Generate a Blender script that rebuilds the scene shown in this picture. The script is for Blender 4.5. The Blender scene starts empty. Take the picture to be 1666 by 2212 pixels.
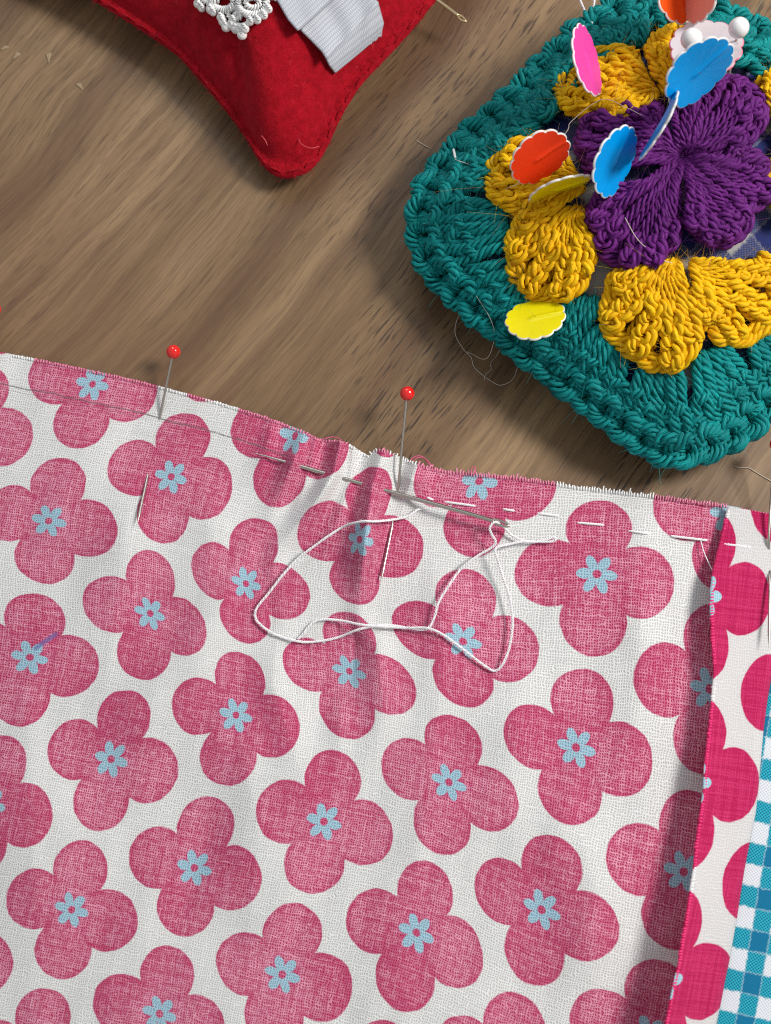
import bpy, math, random
import numpy as np
random.seed(7); RNG = np.random.default_rng(11)
scene = bpy.context.scene
COL = scene.collection
PI = math.pi
# ------------------------------------------------------------------ camera (1 unit = 1 cm)
FOC = 40.0; TILT = math.radians(12.0); DIST = FOC/36.0*22.12
CAM = np.array([0.0, -DIST*math.sin(TILT), DIST*math.cos(TILT)])
UPV = np.array([0.0, math.cos(TILT), math.sin(TILT)])
BACK = np.array([0.0, -math.sin(TILT), math.cos(TILT)])
KPX = 36.0/FOC/2212.0
def ray(px, py):
    px = np.asarray(px, float); py = np.asarray(py, float)
    x = (px-833.0)*KPX; y = -(py-1106.0)*KPX
    return np.stack([x, y*UPV[1]-BACK[1], y*UPV[2]-BACK[2]], -1)
def P(px, py, z=0.0):
    """table-plane point at height z for a place measured on the photograph"""
    d = ray(px, py)
    k = (np.asarray(z, float)-CAM[2])/d[..., 2]
    return CAM + d*k[..., None]
def pxcm(px, py, z=0.0):
    p = P(px, py, z)
    return float(np.dot(CAM-p, BACK))*KPX

cam_d = bpy.data.cameras.new('camera'); cam = bpy.data.objects.new('camera', cam_d); COL.objects.link(cam)
cam.location = CAM; cam.rotation_euler = (TILT, 0, 0)
cam_d.sensor_fit = 'VERTICAL'; cam_d.sensor_height = 36.0; cam_d.lens = FOC
cam_d.clip_start = 0.5; cam_d.clip_end = 1000
cam_d.dof.use_dof = True; cam_d.dof.aperture_fstop = 0.17
_f = P(1000, 1180, 0.4); cam_d.dof.focus_distance = float(np.dot(CAM-_f, BACK))
scene.camera = cam
# ------------------------------------------------------------------ objects
def setp(o, label=None, cat=None, group=None, kind=None):
    if label: o['label'] = label
    if cat: o['category'] = cat
    if group: o['group'] = group
    if kind: o['kind'] = kind
    return o
def empty(name, loc, label, cat, group=None):
    o = bpy.data.objects.new(name, None); COL.objects.link(o); o.location = [float(v) for v in loc]
    o.empty_display_size = 0.2
    return setp(o, label, cat, group)
class MB:
    def __init__(self): self.v=[]; self.f=[]; self.uv=[]; self.uv2=[]; self.mi=[]; self.n=0; self.t=[]
    def add(self, v, q, uv=None, uv2=None, mi=0):
        v = np.asarray(v, float).reshape(-1,3); q = np.asarray(q, np.int64).reshape(-1,4)
        self.v.append(v); self.f.append(q+self.n); self.n += len(v)
        z = np.zeros((len(v),2))
        self.uv.append(z if uv is None else np.asarray(uv,float).reshape(-1,2))
        self.uv2.append(z if uv2 is None else np.asarray(uv2,float).reshape(-1,2))
        self.mi.append(np.full(len(q), mi, np.int32))
    def build(self, name, mats, parent=None, smooth=True):
        v = np.concatenate(self.v); f = np.concatenate(self.f); uv = np.concatenate(self.uv); uv2 = np.concatenate(self.uv2)
        me = bpy.data.meshes.new(name)
        org = np.zeros(3)
        if parent is not None: org = np.array(parent.location)
        else: org = np.array([v[:,0].mean(), v[:,1].mean(), v[:,2].min()])
        me.vertices.add(len(v)); me.vertices.foreach_set('co', (v-org).astype(np.float32).ravel())
        tri = (f[:,2]==f[:,3])
        # drop the doubled corner of triangles
        cnt = np.where(tri,3,4); start = np.concatenate([[0],np.cumsum(cnt)[:-1]])
        mask = np.ones(f.shape,bool); mask[tri,3]=False
        li = f[mask]
        me.loops.add(len(li)); me.loops.foreach_set('vertex_index', li.astype(np.int32))
        me.polygons.add(len(f)); me.polygons.foreach_set('loop_start', start.astype(np.int32))
        try: me.polygons.foreach_set('loop_total', cnt.astype(np.int32))
        except Exception: pass
        me.polygons.foreach_set('use_smooth', np.full(len(f), smooth))
        me.polygons.foreach_set('material_index', np.concatenate(self.mi))
        for nm, a in (('pat',uv),('edge',uv2)):
            l = me.uv_layers.new(name=nm); l.data.foreach_set('uv', a[li].astype(np.float32).ravel())
        me.update(calc_edges=True); me.validate()
        for m in (mats if isinstance(mats,(list,tuple)) else [mats]): me.materials.append(m)
        o = bpy.data.objects.new(name, me); COL.objects.link(o)
        if parent is not None: o.parent = parent
        else: o.location = [float(x) for x in org]
        return o
def grid_faces(nr, nc, wrap=False):
    i = np.arange(nr-1)[:,None]*nc; j = np.arange(nc-(0 if wrap else 1))[None,:]
    jn = (j+1)%nc
    return np.stack([i+j, i+jn, i+nc+jn, i+nc+j],-1).reshape(-1,4)
def spline(c, step):
    c = np.asarray(c,float)
    if len(c)==2: c = np.stack([c[0],(c[0]+c[1])/2,c[1]])
    p = np.concatenate([[2*c[0]-c[1]], c, [2*c[-1]-c[-2]]])
    out=[]
    for i in range(len(c)-1):
        p0,p1,p2,p3 = p[i:i+4]
        n = max(2,int(np.linalg.norm(p2-p1)/step*1.5)+1)
        t = np.linspace(0,1,n,endpoint=False)[:,None]
        out.append(.5*(2*p1+(p2-p0)*t+(2*p0-5*p1+4*p2-p3)*t*t+(3*p1-p0-3*p2+p3)*t**3))
    out.append(c[-1:]); q = np.concatenate(out)
    s = np.concatenate([[0],np.cumsum(np.linalg.norm(np.diff(q,axis=0),axis=1))])
    n = max(3,int(s[-1]/step)+1); si = np.linspace(0,s[-1],n)
    return np.stack([np.interp(si,s,q[:,k]) for k in range(q.shape[1])],-1)
def frames(p):
    T = np.gradient(p,axis=0); T /= np.linalg.norm(T,axis=1)[:,None]+1e-12
    ref = np.array([0.11,0.17,0.98]); N = np.cross(T,ref); N /= np.linalg.norm(N,axis=1)[:,None]+1e-9
    return T,N,np.cross(N,T)
def ring_tube(mb, p, N, B, r, k=6, u0=0.0, uvc=None, mi=0, cap=True):
    n = len(p); r = np.broadcast_to(np.asarray(r,float),(n,))
    a = np.arange(k)/k*2*PI
    v = p[:,None,:]+r[:,None,None]*(np.cos(a)[None,:,None]*N[:,None,:]+np.sin(a)[None,:,None]*B[:,None,:])
    s = np.concatenate([[0],np.cumsum(np.linalg.norm(np.diff(p,axis=0),axis=1))])
    if uvc is None: uv = np.stack(np.broadcast_arrays(s[:,None]+u0, np.abs(np.arange(k)/k*2-1)[None,:]+u0*3.7),-1)
    else: uv = np.broadcast_to(np.asarray(uvc,float),(n,k,2))
    v = v.reshape(-1,3); uv = uv.reshape(-1,2); f = grid_faces(n,k,True)
    if cap:
        v = np.concatenate([v,p[:1],p[-1:]]); uv = np.concatenate([uv,uv[:1],uv[-1:]])
        j = np.arange(k); jn=(j+1)%k; b=n*k
        f = np.concatenate([f, np.stack([jn,j,np.full(k,b),np.full(k,b)],-1), np.stack([j+(n-1)*k,jn+(n-1)*k,np.full(k,b+1),np.full(k,b+1)],-1)])
    mb.add(v,f,uv,None,mi)
def tube(mb, ctrl, r, step=.05, k=8, raw=False, uvc=None, mi=0):
    p = np.asarray(ctrl,float) if raw else spline(ctrl,step)
    T,N,B = frames(p)
    if callable(r): r = r(np.linspace(0,1,len(p)))
    ring_tube(mb,p,N,B,r,k,random.random()*50,uvc,mi)
    return p
def yarn(mb, ctrl, R, plies=4, pitch=.62, step=.045, k=5, taper=True, flat=1.0):
    p = spline(ctrl,step); T,N,B = frames(p); n=len(p)
    s = np.concatenate([[0],np.cumsum(np.linalg.norm(np.diff(p,axis=0),axis=1))])
    rr = np.full(n,R)
    if taper:
        e = np.minimum(s,s[-1]-s); rr = R*np.clip(.6+.4*e/(R*1.2),0,1)
    ph0 = random.random()*6.28
    for j in range(plies):
        ph = ph0+2*PI*j/plies + s/pitch*2*PI + .25*np.sin(s*3+j)
        off = (np.cos(ph)[:,None]*N + flat*np.sin(ph)[:,None]*B)*(rr*.60)[:,None]
        ring_tube(mb,p+off,N,B,rr*(.45 if plies<5 else .39)*(1+.12*random.uniform(-1,1)),k,random.random()*50)
    return p
def fuzz(mb, pts, n, ln, r, up=.5, curl=.5):
    if n<=0: return
    base = pts[RNG.integers(0,len(pts),n)]
    d = RNG.normal(size=(n,3)); d[:,2] = np.abs(d[:,2])*up+.1; d /= np.linalg.norm(d,axis=1)[:,None]
    d2 = RNG.normal(size=(n,3)); L = ln*RNG.uniform(.4,1.3,n)
    t = np.linspace(0,1,5)[None,:,None]
    p = base[:,None,:]+d[:,None,:]*L[:,None,None]*t + d2[:,None,:]*(curl*L)[:,None,None]*.5*t*t
    T = np.gradient(p,axis=1); T/= np.linalg.norm(T,axis=2)[...,None]+1e-9
    N = np.cross(T,np.array([.31,.22,.92])); N/= np.linalg.norm(N,axis=2)[...,None]+1e-9
    B = np.cross(N,T); a = np.arange(3)/3*2*PI
    rr = r*np.array([1,1,.9,.7,.3])[None,:,None,None]
    v = p[:,:,None,:]+rr*(np.cos(a)[None,None,:,None]*N[:,:,None,:]+np.sin(a)[None,None,:,None]*B[:,:,None,:])
    f1 = grid_faces(5,3,True); f = (f1[None]+np.arange(n)[:,None,None]*15).reshape(-1,4)
    u = RNG.uniform(0,50,n); uv = np.broadcast_to(u[:,None,None],(n,15,2))
    mb.add(v.reshape(-1,3), f, uv.reshape(-1,2))
# ------------------------------------------------------------------ materials
class NT:
    def __init__(self, tree): self.t=tree; self.n=tree.nodes; self.l=tree.links
    def node(self, typ, **kw):
        n = self.n.new(typ)
        for k,v in kw.items(): setattr(n,k,v)
        return n
    def put(self, sock, v):
        if isinstance(v, bpy.types.NodeSocket): self.l.new(v, sock)
        elif v is not None:
            if sock.type=='RGBA' and len(v)==3: v=(*v,1)
            sock.default_value = v
    def m(self, op, a, b=None, c=None, clamp=False):
        n = self.node('ShaderNodeMath', operation=op, use_clamp=clamp)
        for i,x in enumerate((a,b,c)):
            if x is not None: self.put(n.inputs[i],x)
        return n.outputs[0]
    def vm(self, op, a, b=None, s=None):
        n = self.node('ShaderNodeVectorMath', operation=op)
        self.put(n.inputs[0],a)
        if b is not None: self.put(n.inputs[1],b)
        if s is not None: self.put(n.inputs['Scale'],s)
        return n.outputs['Value'] if op in ('LENGTH','DOT_PRODUCT','DISTANCE') else n.outputs[0]
    def xyz(self, x=0.0,y=0.0,z=0.0):
        n = self.node('ShaderNodeCombineXYZ'); 
        for i,v in enumerate((x,y,z)): self.put(n.inputs[i],v)
        return n.outputs[0]
    def sep(self, v):
        n = self.node('ShaderNodeSeparateXYZ'); self.put(n.inputs[0],v); return n.outputs
    def noise(self, v, scale=1.0, detail=2.0, rough=.5, dist=0.0):
        n = self.node('ShaderNodeTexNoise'); self.put(n.inputs['Vector'],v)
        n.inputs['Scale'].default_value=scale; n.inputs['Detail'].default_value=detail
        n.inputs['Roughness'].default_value=rough; n.inputs['Distortion'].default_value=dist
        return n.outputs[0]
    def ramp(self, x, a, b, lo=0.0, hi=1.0, smooth=True):
        n = self.node('ShaderNodeMapRange', interpolation_type='SMOOTHSTEP' if smooth else 'LINEAR')
        for i,v in enumerate((x,a,b,lo,hi)): self.put(n.inputs[i],v)
        return n.outputs[0]
    def mix(self, f, a, b, bt='MIX'):
        n = self.node('ShaderNodeMix', data_type='RGBA', blend_type=bt)
        self.put(n.inputs[0],f); self.put(n.inputs[6],a); self.put(n.inputs[7],b)
        return n.outputs[2]
    def uv(self, name): return self.node('ShaderNodeUVMap', uv_map=name).outputs[0]
    def bump(self, h, strength, dist):
        n = self.node('ShaderNodeBump'); self.put(n.inputs['Height'],h)
        n.inputs['Strength'].default_value=strength; n.inputs['Distance'].default_value=dist
        return n.outputs[0]
def material(name):
    m = bpy.data.materials.new(name); m.use_nodes=True
    nt = NT(m.node_tree); b = m.node_tree.nodes['Principled BSDF']
    return m,nt,b
def simple(name, col, rough=.5, metal=0.0, spec=.5, coat=0.0, sheen=0.0, sss=0.0):
    m,nt,b = material(name)
    b.inputs['Base Color'].default_value=(*col,1); b.inputs['Roughness'].default_value=rough; b.inputs['Metallic'].default_value=metal
    b.inputs['Specular IOR Level'].default_value=spec; b.inputs['Coat Weight'].default_value=coat; b.inputs['Sheen Weight'].default_value=sheen
    if sss:
        b.inputs['Subsurface Weight'].default_value=sss; b.inputs['Subsurface Radius'].default_value=(.1,.1,.1); b.inputs['Subsurface Scale'].default_value=.5
    return m,nt,b
def yarn_mat(name, dark, mid, light, sheen=.04):
    m,nt,b = material(name)
    uv = nt.uv('pat'); s = nt.sep(uv)
    v = nt.xyz(nt.m('MULTIPLY',s[0],1.6), nt.m('MULTIPLY',s[1],9.0))
    f = nt.noise(v,2.0,3.0,.6); 
    pos = nt.node('ShaderNodeNewGeometry').outputs['Position']
    blot = nt.noise(pos,1.1,2.0)
    c = nt.mix(nt.ramp(f,.33,.62), dark, mid); c = nt.mix(nt.ramp(f,.56,.78), c, light)
    c = nt.mix(nt.ramp(blot,.3,.7,0,.35), c, dark)
    nt.put(b.inputs['Base Color'],c); b.inputs['Roughness'].default_value=.62
    b.inputs['Specular IOR Level'].default_value=.22
    b.inputs['Sheen Weight'].default_value=sheen; b.inputs['Sheen Roughness'].default_value=.4
    nt.put(b.inputs['Sheen Tint'],light)
    nt.put(b.inputs['Normal'], nt.bump(f,.5,.02))
    return m
TEAL = yarn_mat('teal_yarn',(.0,.09,.095),(.0,.32,.31),(.03,.60,.56))
YEL  = yarn_mat('mustard_yarn',(.62,.27,.0),(.93,.59,.0),(.98,.78,.03))
PUR  = yarn_mat('purple_yarn',(.05,.003,.07),(.19,.017,.235),(.38,.10,.45))
# ---- cloth print
A = (285.0,-95.0); Bv = (85.0,-325.0); DET = A[0]*Bv[1]-A[1]*Bv[0]
WROT = math.radians(11.5); WPER = 5.4
def flower_group():
    g = bpy.data.node_groups.new('printed_flower','ShaderNodeTree')
    g.interface.new_socket('Offset',in_out='INPUT',socket_type='NodeSocketVector')
    for s in ('Petals','Daisy','Radius'): g.interface.new_socket(s,in_out='OUTPUT',socket_type='NodeSocketFloat')
    nt = NT(g); gi = nt.node('NodeGroupInput'); go = nt.node('NodeGroupOutput'); o = gi.outputs[0]
    d=None
    for (x,y,r) in ((21,-87,64),(-85,-21,67),(83,23,70),(-20,87,66),(0,0,66)):
        e = nt.m('SUBTRACT', nt.vm('DISTANCE',o,(x,y,0)), r)
        d = e if d is None else nt.m('SMOOTH_MIN',d,e,4.0)
    s = nt.sep(o); rho = nt.vm('LENGTH',o)
    th = nt.m('ADD', nt.m('ARCTAN2',s[1],s[0]), math.radians(-15)+4*PI)
    an = nt.m('PINGPONG', th, PI/6)
    lx = nt.m('SUBTRACT', nt.m('MULTIPLY',rho,nt.m('COSINE',an)), 24.0)
    ly = nt.m('MULTIPLY', nt.m('MULTIPLY',rho,nt.m('SINE',an)), 1.55)
    dp = nt.m('SUBTRACT', nt.m('SQRT', nt.m('ADD',nt.m('MULTIPLY',lx,lx),nt.m('MULTIPLY',ly,ly))), 16.0)
    ringd = nt.m('SUBTRACT', rho, 16.5)
    dd = nt.m('MAXIMUM', nt.m('MINIMUM',dp,ringd), nt.m('SUBTRACT',8.5,rho))
    nt.l.new(d,go.inputs[0]); nt.l.new(dd,go.inputs[1]); nt.l.new(rho,go.inputs[2])
    return g
FG = flower_group()
def cloth_mat(name, right_side):
    m,nt,b = material(name)
    uv = nt.vm('SCALE', nt.uv('pat'), s=100.0)
    wob = nt.node('ShaderNodeTexNoise'); nt.put(wob.inputs['Vector'],uv); wob.inputs['Scale'].default_value=.045; wob.inputs['Detail'].default_value=3
    wv = nt.vm('SCALE', nt.vm('SUBTRACT', wob.outputs['Color'], (.5,.5,.5)), s=5.0)
    uvw = nt.vm('MULTIPLY', nt.vm('ADD',uv,wv), (1,1,0)); s = nt.sep(uvw)
    ls = nt.m('DIVIDE', nt.m('SUBTRACT',nt.m('MULTIPLY',s[0],Bv[1]),nt.m('MULTIPLY',s[1],Bv[0])), DET)
    lt = nt.m('DIVIDE', nt.m('SUBTRACT',nt.m('MULTIPLY',s[1],A[0]),nt.m('MULTIPLY',s[0],A[1])), DET)
    fs = nt.m('FRACT',ls); ft = nt.m('FRACT',lt)
    pet=dai=rad=None
    for di in (0,1):
        for dj in (0,1):
            a = nt.m('SUBTRACT',fs,float(di)); c = nt.m('SUBTRACT',ft,float(dj))
            off = nt.vm('ADD', nt.vm('SCALE',(A[0],A[1],0),s=a), nt.vm('SCALE',(Bv[0],Bv[1],0),s=c))
            gn = nt.node('ShaderNodeGroup'); gn.node_tree=FG; nt.l.new(off,gn.inputs[0])
            o = gn.outputs
            pet = o[0] if pet is None else nt.m('MINIMUM',pet,o[0])
            dai = o[1] if dai is None else nt.m('MINIMUM',dai,o[1])
            rad = o[2] if rad is None else nt.m('MINIMUM',rad,o[2])
    pet = nt.m('ADD',pet,nt.m('MULTIPLY',nt.m('SUBTRACT',nt.noise(uv,.0065,2.0),.5),16.0))
    # weave
    su = nt.sep(uv); ca,sa = math.cos(WROT),math.sin(WROT)
    p = nt.m('DIVIDE', nt.m('ADD',nt.m('MULTIPLY',su[0],ca),nt.m('MULTIPLY',su[1],sa)), WPER)
    q = nt.m('DIVIDE', nt.m('SUBTRACT',nt.m('MULTIPLY',su[1],ca),nt.m('MULTIPLY',su[0],sa)), WPER)
    jit = nt.noise(uv,.05,2.0)
    pj = nt.m('ADD',p,nt.m('MULTIPLY',jit,2.2)); qj = nt.m('ADD',q,nt.m('MULTIPLY',jit,2.6))
    sp = nt.m('ABSOLUTE',nt.m('SINE',nt.m('MULTIPLY',pj,PI))); sq = nt.m('ABSOLUTE',nt.m('SINE',nt.m('MULTIPLY',qj,PI)))
    hole = nt.m('MULTIPLY', nt.ramp(sp,.40,.85), nt.ramp(sq,.35,.85))          # gaps between threads; on white their shade is painted in as grey
    st1 = nt.noise(nt.xyz(nt.m('MULTIPLY',p,.9),nt.m('MULTIPLY',q,.035)),1.0,2.0,.6)   # warp slubs
    st2 = nt.noise(nt.xyz(nt.m('MULTIPLY',p,.035),nt.m('MULTIPLY',q,.9),5.0),1.0,2.0,.6)  # weft slubs
    slub = nt.m('MULTIPLY',nt.m('ADD',st1,st2),.5)
    speck = nt.noise(nt.xyz(p,q),.45,2.0,.7)
    inp = nt.ramp(pet,1.5,-1.5); ind = nt.ramp(dai,1.2,-1.2)
    halo = nt.ramp(rad,38.0,22.0)
    if right_side:
        pink = nt.mix(nt.ramp(slub,.4,.6),(.56,.016,.115),(.71,.042,.18))
        pink = nt.mix(nt.m('MULTIPLY',hole,.55),pink,(.55,.0,.07))
        white = nt.mix(nt.m('MULTIPLY',hole,.35),(.80,.78,.775),(.55,.50,.50))
        blue = nt.mix(nt.m('MULTIPLY',hole,.5),(.50,.74,.82),(.2,.42,.55))
    else:
        edge = nt.ramp(pet,-16.0,-2.0)
        bleed = nt.ramp(nt.m('ADD',nt.m('MULTIPLY',slub,.62),nt.m('MULTIPLY',speck,.38)),.38,.64)
        bleed = nt.m('SUBTRACT',bleed, nt.m('ADD',nt.m('MULTIPLY',edge,.35),nt.ramp(nt.noise(uv,.0035,2.0),.40,.65,-.12,.25))); bleed = nt.m('SUBTRACT',bleed,nt.m('MULTIPLY',halo,.6),None,True)
        dye = nt.mix(bleed,(.59,.105,.225),(.84,.39,.53))
        pink = nt.mix(nt.m('MULTIPLY',hole,.88),dye,(.38,.003,.04))
        white = nt.mix(nt.ramp(slub,.35,.65),(.79,.785,.775),(.87,.865,.855))
        white = nt.mix(nt.m('MULTIPLY',hole,.58),white,(.34,.31,.29))  # grey puts the shade inside the gaps into the colour
        blue = nt.mix(nt.m('MULTIPLY',hole,.7),(.42,.62,.71),(.12,.22,.34))
    c = nt.mix(inp,white,pink); c = nt.mix(ind,c,blue)
    if not right_side:
        # pencil guide line and a small ink mark on the cloth
        e = nt.vm('SCALE', nt.uv('edge'), s=100.0); es = nt.sep(e)
        wl = nt.m('MULTIPLY',nt.m('SUBTRACT',nt.noise(e,.02,2.0),.5),10.0)
        dl = nt.m('ABSOLUTE',nt.m('SUBTRACT',nt.m('ADD',es[1],wl),69.0))
        ln = nt.m('MULTIPLY', nt.ramp(dl,2.6,.8), nt.ramp(nt.noise(e,.2,2.0),.3,.5,.25,.75))
        ln = nt.m('MULTIPLY', ln, nt.ramp(es[0],640.0,600.0))
        c = nt.mix(ln,c,(.16,.13,.14))
        for (off,w) in ((79.0,.5),):
            d2 = nt.m('ABSOLUTE',nt.m('SUBTRACT',nt.m('ADD',es[1],wl),off))
            l2 = nt.m('MULTIPLY',nt.m('MULTIPLY',nt.ramp(d2,1.8,.4),nt.ramp(es[0],330.0,280.0)),.3)
            c = nt.mix(l2,c,(.2,.15,.16))
        x0,y0,x1,y1 = 70.,1410.,128.,1358.   # ink stroke
        ee = nt.sep(nt.vm('SCALE', nt.uv('edge'), s=100.0))
        hx = nt.m('SUBTRACT',ee[0],99.0)
        yy = nt.m('SUBTRACT',ee[1],1384.0-778.0)
        al = nt.m('ADD',nt.m('MULTIPLY',hx,.745),nt.m('MULTIPLY',yy,-.667)); ac = nt.m('ADD',nt.m('MULTIPLY',hx,.667),nt.m('MULTIPLY',yy,.745))
        ink = nt.m('MULTIPLY',nt.ramp(nt.m('ABSOLUTE',al),40.0,26.0),nt.ramp(nt.m('ABSOLUTE',ac),7.0,2.0))
        c = nt.mix(nt.m('MULTIPLY',ink,.7),c,(.12,.12,.36))
    nt.put(b.inputs['Base Color'],c); b.inputs['Roughness'].default_value=.85; b.inputs['Specular IOR Level'].default_value=.2
    b.inputs['Sheen Weight'].default_value=.08
    h = nt.m('ADD',nt.m('MULTIPLY',hole,-1.0),nt.m('MULTIPLY',slub,1.2))
    nt.put(b.inputs['Normal'], nt.bump(h,.45,.012))
    # thin cotton lets some light through
    tr = nt.node('ShaderNodeBsdfTranslucent'); nt.put(tr.inputs[0],c)
    mx = nt.node('ShaderNodeMixShader'); mx.inputs[0].default_value=.34 if right_side else .22
    nt.l.new(b.outputs[0],mx.inputs[1]); nt.l.new(tr.outputs[0],mx.inputs[2])
    nt.l.new(mx.outputs[0], m.node_tree.nodes['Material Output'].inputs[0])
    return m
CLOTH_W = cloth_mat('floral_cotton_wrong_side',False)
CLOTH_R = cloth_mat('floral_cotton_right_side',True)
def gingham_mat(name, cell, ax, ay, dark, mid, white, weave=5.0):
    m,nt,b = material(name)
    uv = nt.vm('SCALE', nt.uv('pat'), s=100.0); s = nt.sep(uv)
    u = nt.m('DIVIDE',s[0],cell*ax); v = nt.m('DIVIDE',s[1],cell)
    jt=nt.m('MULTIPLY',nt.m('SUBTRACT',nt.noise(uv,.12,2.0),.5),.22)
    bu = nt.ramp(nt.m('ADD',nt.m('PINGPONG',u,1.0),jt),.43,.57); bv = nt.ramp(nt.m('ADD',nt.m('PINGPONG',v,1.0),jt),.43,.57)
    sp = nt.m('ABSOLUTE',nt.m('SINE',nt.m('MULTIPLY',nt.m('DIVIDE',nt.m('ADD',s[0],s[1]),weave),PI)))
    sq = nt.m('ABSOLUTE',nt.m('SINE',nt.m('MULTIPLY',nt.m('DIVIDE',nt.m('SUBTRACT',s[0],s[1]),weave),PI)))
    w = nt.m('MULTIPLY',sp,sq)
    one = nt.mix(nt.ramp(w,.25,.6),mid,dark)
    c = nt.mix(nt.m('MULTIPLY',bu,bv),white,dark)
    x = nt.m('ABSOLUTE',nt.m('SUBTRACT',bu,bv)); c = nt.mix(x,c,one)
    c = nt.mix(nt.m('MULTIPLY',nt.ramp(w,.2,.9),.30),c,(.0,.03,.06))
    nt.put(b.inputs['Base Color'],c); b.inputs['Roughness'].default_value=.8; b.inputs['Specular IOR Level'].default_value=.25
    nt.put(b.inputs['Normal'], nt.bump(w,.3,.01))
    return m
GING = gingham_mat('teal_gingham_cotton',47.0,.85,1,(.0,.15,.29),(.02,.37,.44),(.66,.68,.72),7.5)
PADM = gingham_mat('navy_check_cotton',62.0,1,1,(.012,.016,.11),(.08,.09,.18),(.36,.345,.33))
# ---- wood
def wood_mat():
    m,nt,b = material('walnut_laminate')
    g = nt.node('ShaderNodeTexCoord').outputs['Object']
    mp = nt.node('ShaderNodeMapping'); nt.put(mp.inputs['Vector'],g); mp.inputs['Rotation'].default_value=(0,0,math.radians(-53))
    v = mp.outputs[0]      # x runs along the grain
    warp = nt.noise(v,.12,2.0); 
    s = nt.sep(v); y = nt.m('ADD',s[1],nt.m('MULTIPLY',warp,1.6)); x = s[0]
    band = nt.noise(nt.xyz(nt.m('MULTIPLY',x,.05),nt.m('MULTIPLY',y,.42),2.3),1.0,2.0,.5)
    band2 = nt.noise(nt.xyz(nt.m('MULTIPLY',x,.03),nt.m('MULTIPLY',y,1.1),9.0),1.0,3.0,.55)
    fine = nt.noise(nt.xyz(nt.m('MULTIPLY',x,.35),nt.m('MULTIPLY',y,7.0)),1.0,4.0,.65)
    pores = nt.noise(nt.xyz(nt.m('MULTIPLY',x,1.35),nt.m('MULTIPLY',y,17.0),4.0),1.0,2.0,.55)
    pmask = nt.ramp(nt.noise(nt.xyz(nt.m('MULTIPLY',x,.12),nt.m('MULTIPLY',y,.5),7.7),1.0,2.0),.38,.60)
    pmask = nt.m('MULTIPLY', pmask, nt.ramp(nt.m('ADD',nt.sep(g)[0],nt.m('MULTIPLY',nt.sep(g)[1],-.25)),-6.0,0.5,.30,1.0))
    c = nt.mix(nt.ramp(band,.32,.66),(.150,.083,.039),(.320,.203,.102))
    c = nt.mix(nt.ramp(band2,.45,.72,0,.65),c,(.100,.047,.024))
    c = nt.mix(nt.ramp(fine,.38,.66,0,.42),c,(.090,.048,.024))
    c = nt.mix(nt.m('MULTIPLY',nt.ramp(pores,.55,.64),nt.m('MULTIPLY',nt.m('ADD',pmask,.18),.74)),c,(.028,.015,.009))
    fib = nt.noise(nt.xyz(nt.m('MULTIPLY',x,.9),nt.m('MULTIPLY',y,34.0),11.0),1.0,3.0,.7)
    c = nt.mix(nt.ramp(fib,.36,.50,.30,0),c,(.07,.036,.018)); c = nt.mix(nt.ramp(fib,.56,.72,0,.22),c,(.42,.29,.165))
    big = nt.noise(g,.11,2.0); c = nt.mix(nt.ramp(big,.40,.68,0,.35),c,(.13,.058,.032))
    nt.put(b.inputs['Base Color'],c)
    nt.put(b.inputs['Roughness'], nt.ramp(fine,.2,.8,.42,.58)); b.inputs['Specular IOR Level'].default_value=.35
    h = nt.m('SUBTRACT',fine,nt.m('MULTIPLY',nt.ramp(pores,.58,.70),pmask))
    nt.put(b.inputs['Normal'], nt.bump(h,.25,.01))
    return m
WOOD = wood_mat()
# ---- small materials
STEEL,_,_ = simple('polished_steel',(.53,.48,.42),.27,1.0)
GOLD,_,_ = simple('gilt_needle_steel',(.78,.60,.36),.25,1.0)
REDBALL,_,_ = simple('red_glass_bead',(.72,.012,.008),.08,0,.5,.6)
WHITEBALL,_,_ = simple('white_pearl_bead',(.82,.81,.80),.14,0,.5,.5)
THREAD,_,_ = simple('white_cotton_thread',(.86,.84,.85),.6,0,.3,0,.2)
def plastic(name,c,rough=.28):
    m,nt,b=simple(name,c,rough,0,.35,.0)
    tr=nt.node('ShaderNodeBsdfTranslucent'); tr.inputs[0].default_value=(*c,1); mx=nt.node('ShaderNodeMixShader'); mx.inputs[0].default_value=.22
    nt.l.new(b.outputs[0],mx.inputs[1]); nt.l.new(tr.outputs[0],mx.inputs[2]); nt.l.new(mx.outputs[0],m.node_tree.nodes['Material Output'].inputs[0])
    return m
PLW = plastic('white_plastic',(.85,.83,.80))
# ------------------------------------------------------------------ table
mb = MB(); g=np.array([[-90,-90,0],[90,-90,0],[90,90,0],[-90,90,0]],float); mb.add(g,[[0,1,2,3]])
table = mb.build('table_top',WOOD); setp(table,kind='structure')
# ------------------------------------------------------------------ floral cloth
CTRL = [((240,1640),(0,0)),((510,1545),(1,0)),((755,1450),(2,0)),((1000,1385),(3,0)),((1290,1240),(4,0)),((1575,1112),(5,0)),
 ((155,1965),(0,-1)),((420,1875),(1,-1)),((700,1775),(2,-1)),((970,1690),(3,-1)),((1245,1615),(4,-1)),((1533,1488),(5,-1)),
 ((345,2190),(1,-2)),((610,2105),(2,-2)),((900,2015),(3,-2)),((1170,1965),(4,-2)),((1477,1883),(5,-2)),
 ((1090,2310),(4,-3)),((1400,2235),(5,-3)),((70,2285),(0,-2)),((-25,1738),(-1,0)),((-115,2060),(-1,-1)),
 ((325,1325),(0,1)),((65,1420),(-1,1)),((530,1260),(1,1)),((775,1165),(2,1)),((1035,1040),(3,1)),
 ((105,1125),(-1,2)),((370,1030),(0,2)),((635,940),(1,2)),((200,830),(-1,3)),((-65,925),(-2,3)),((-165,1220),(-2,2))]
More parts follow.
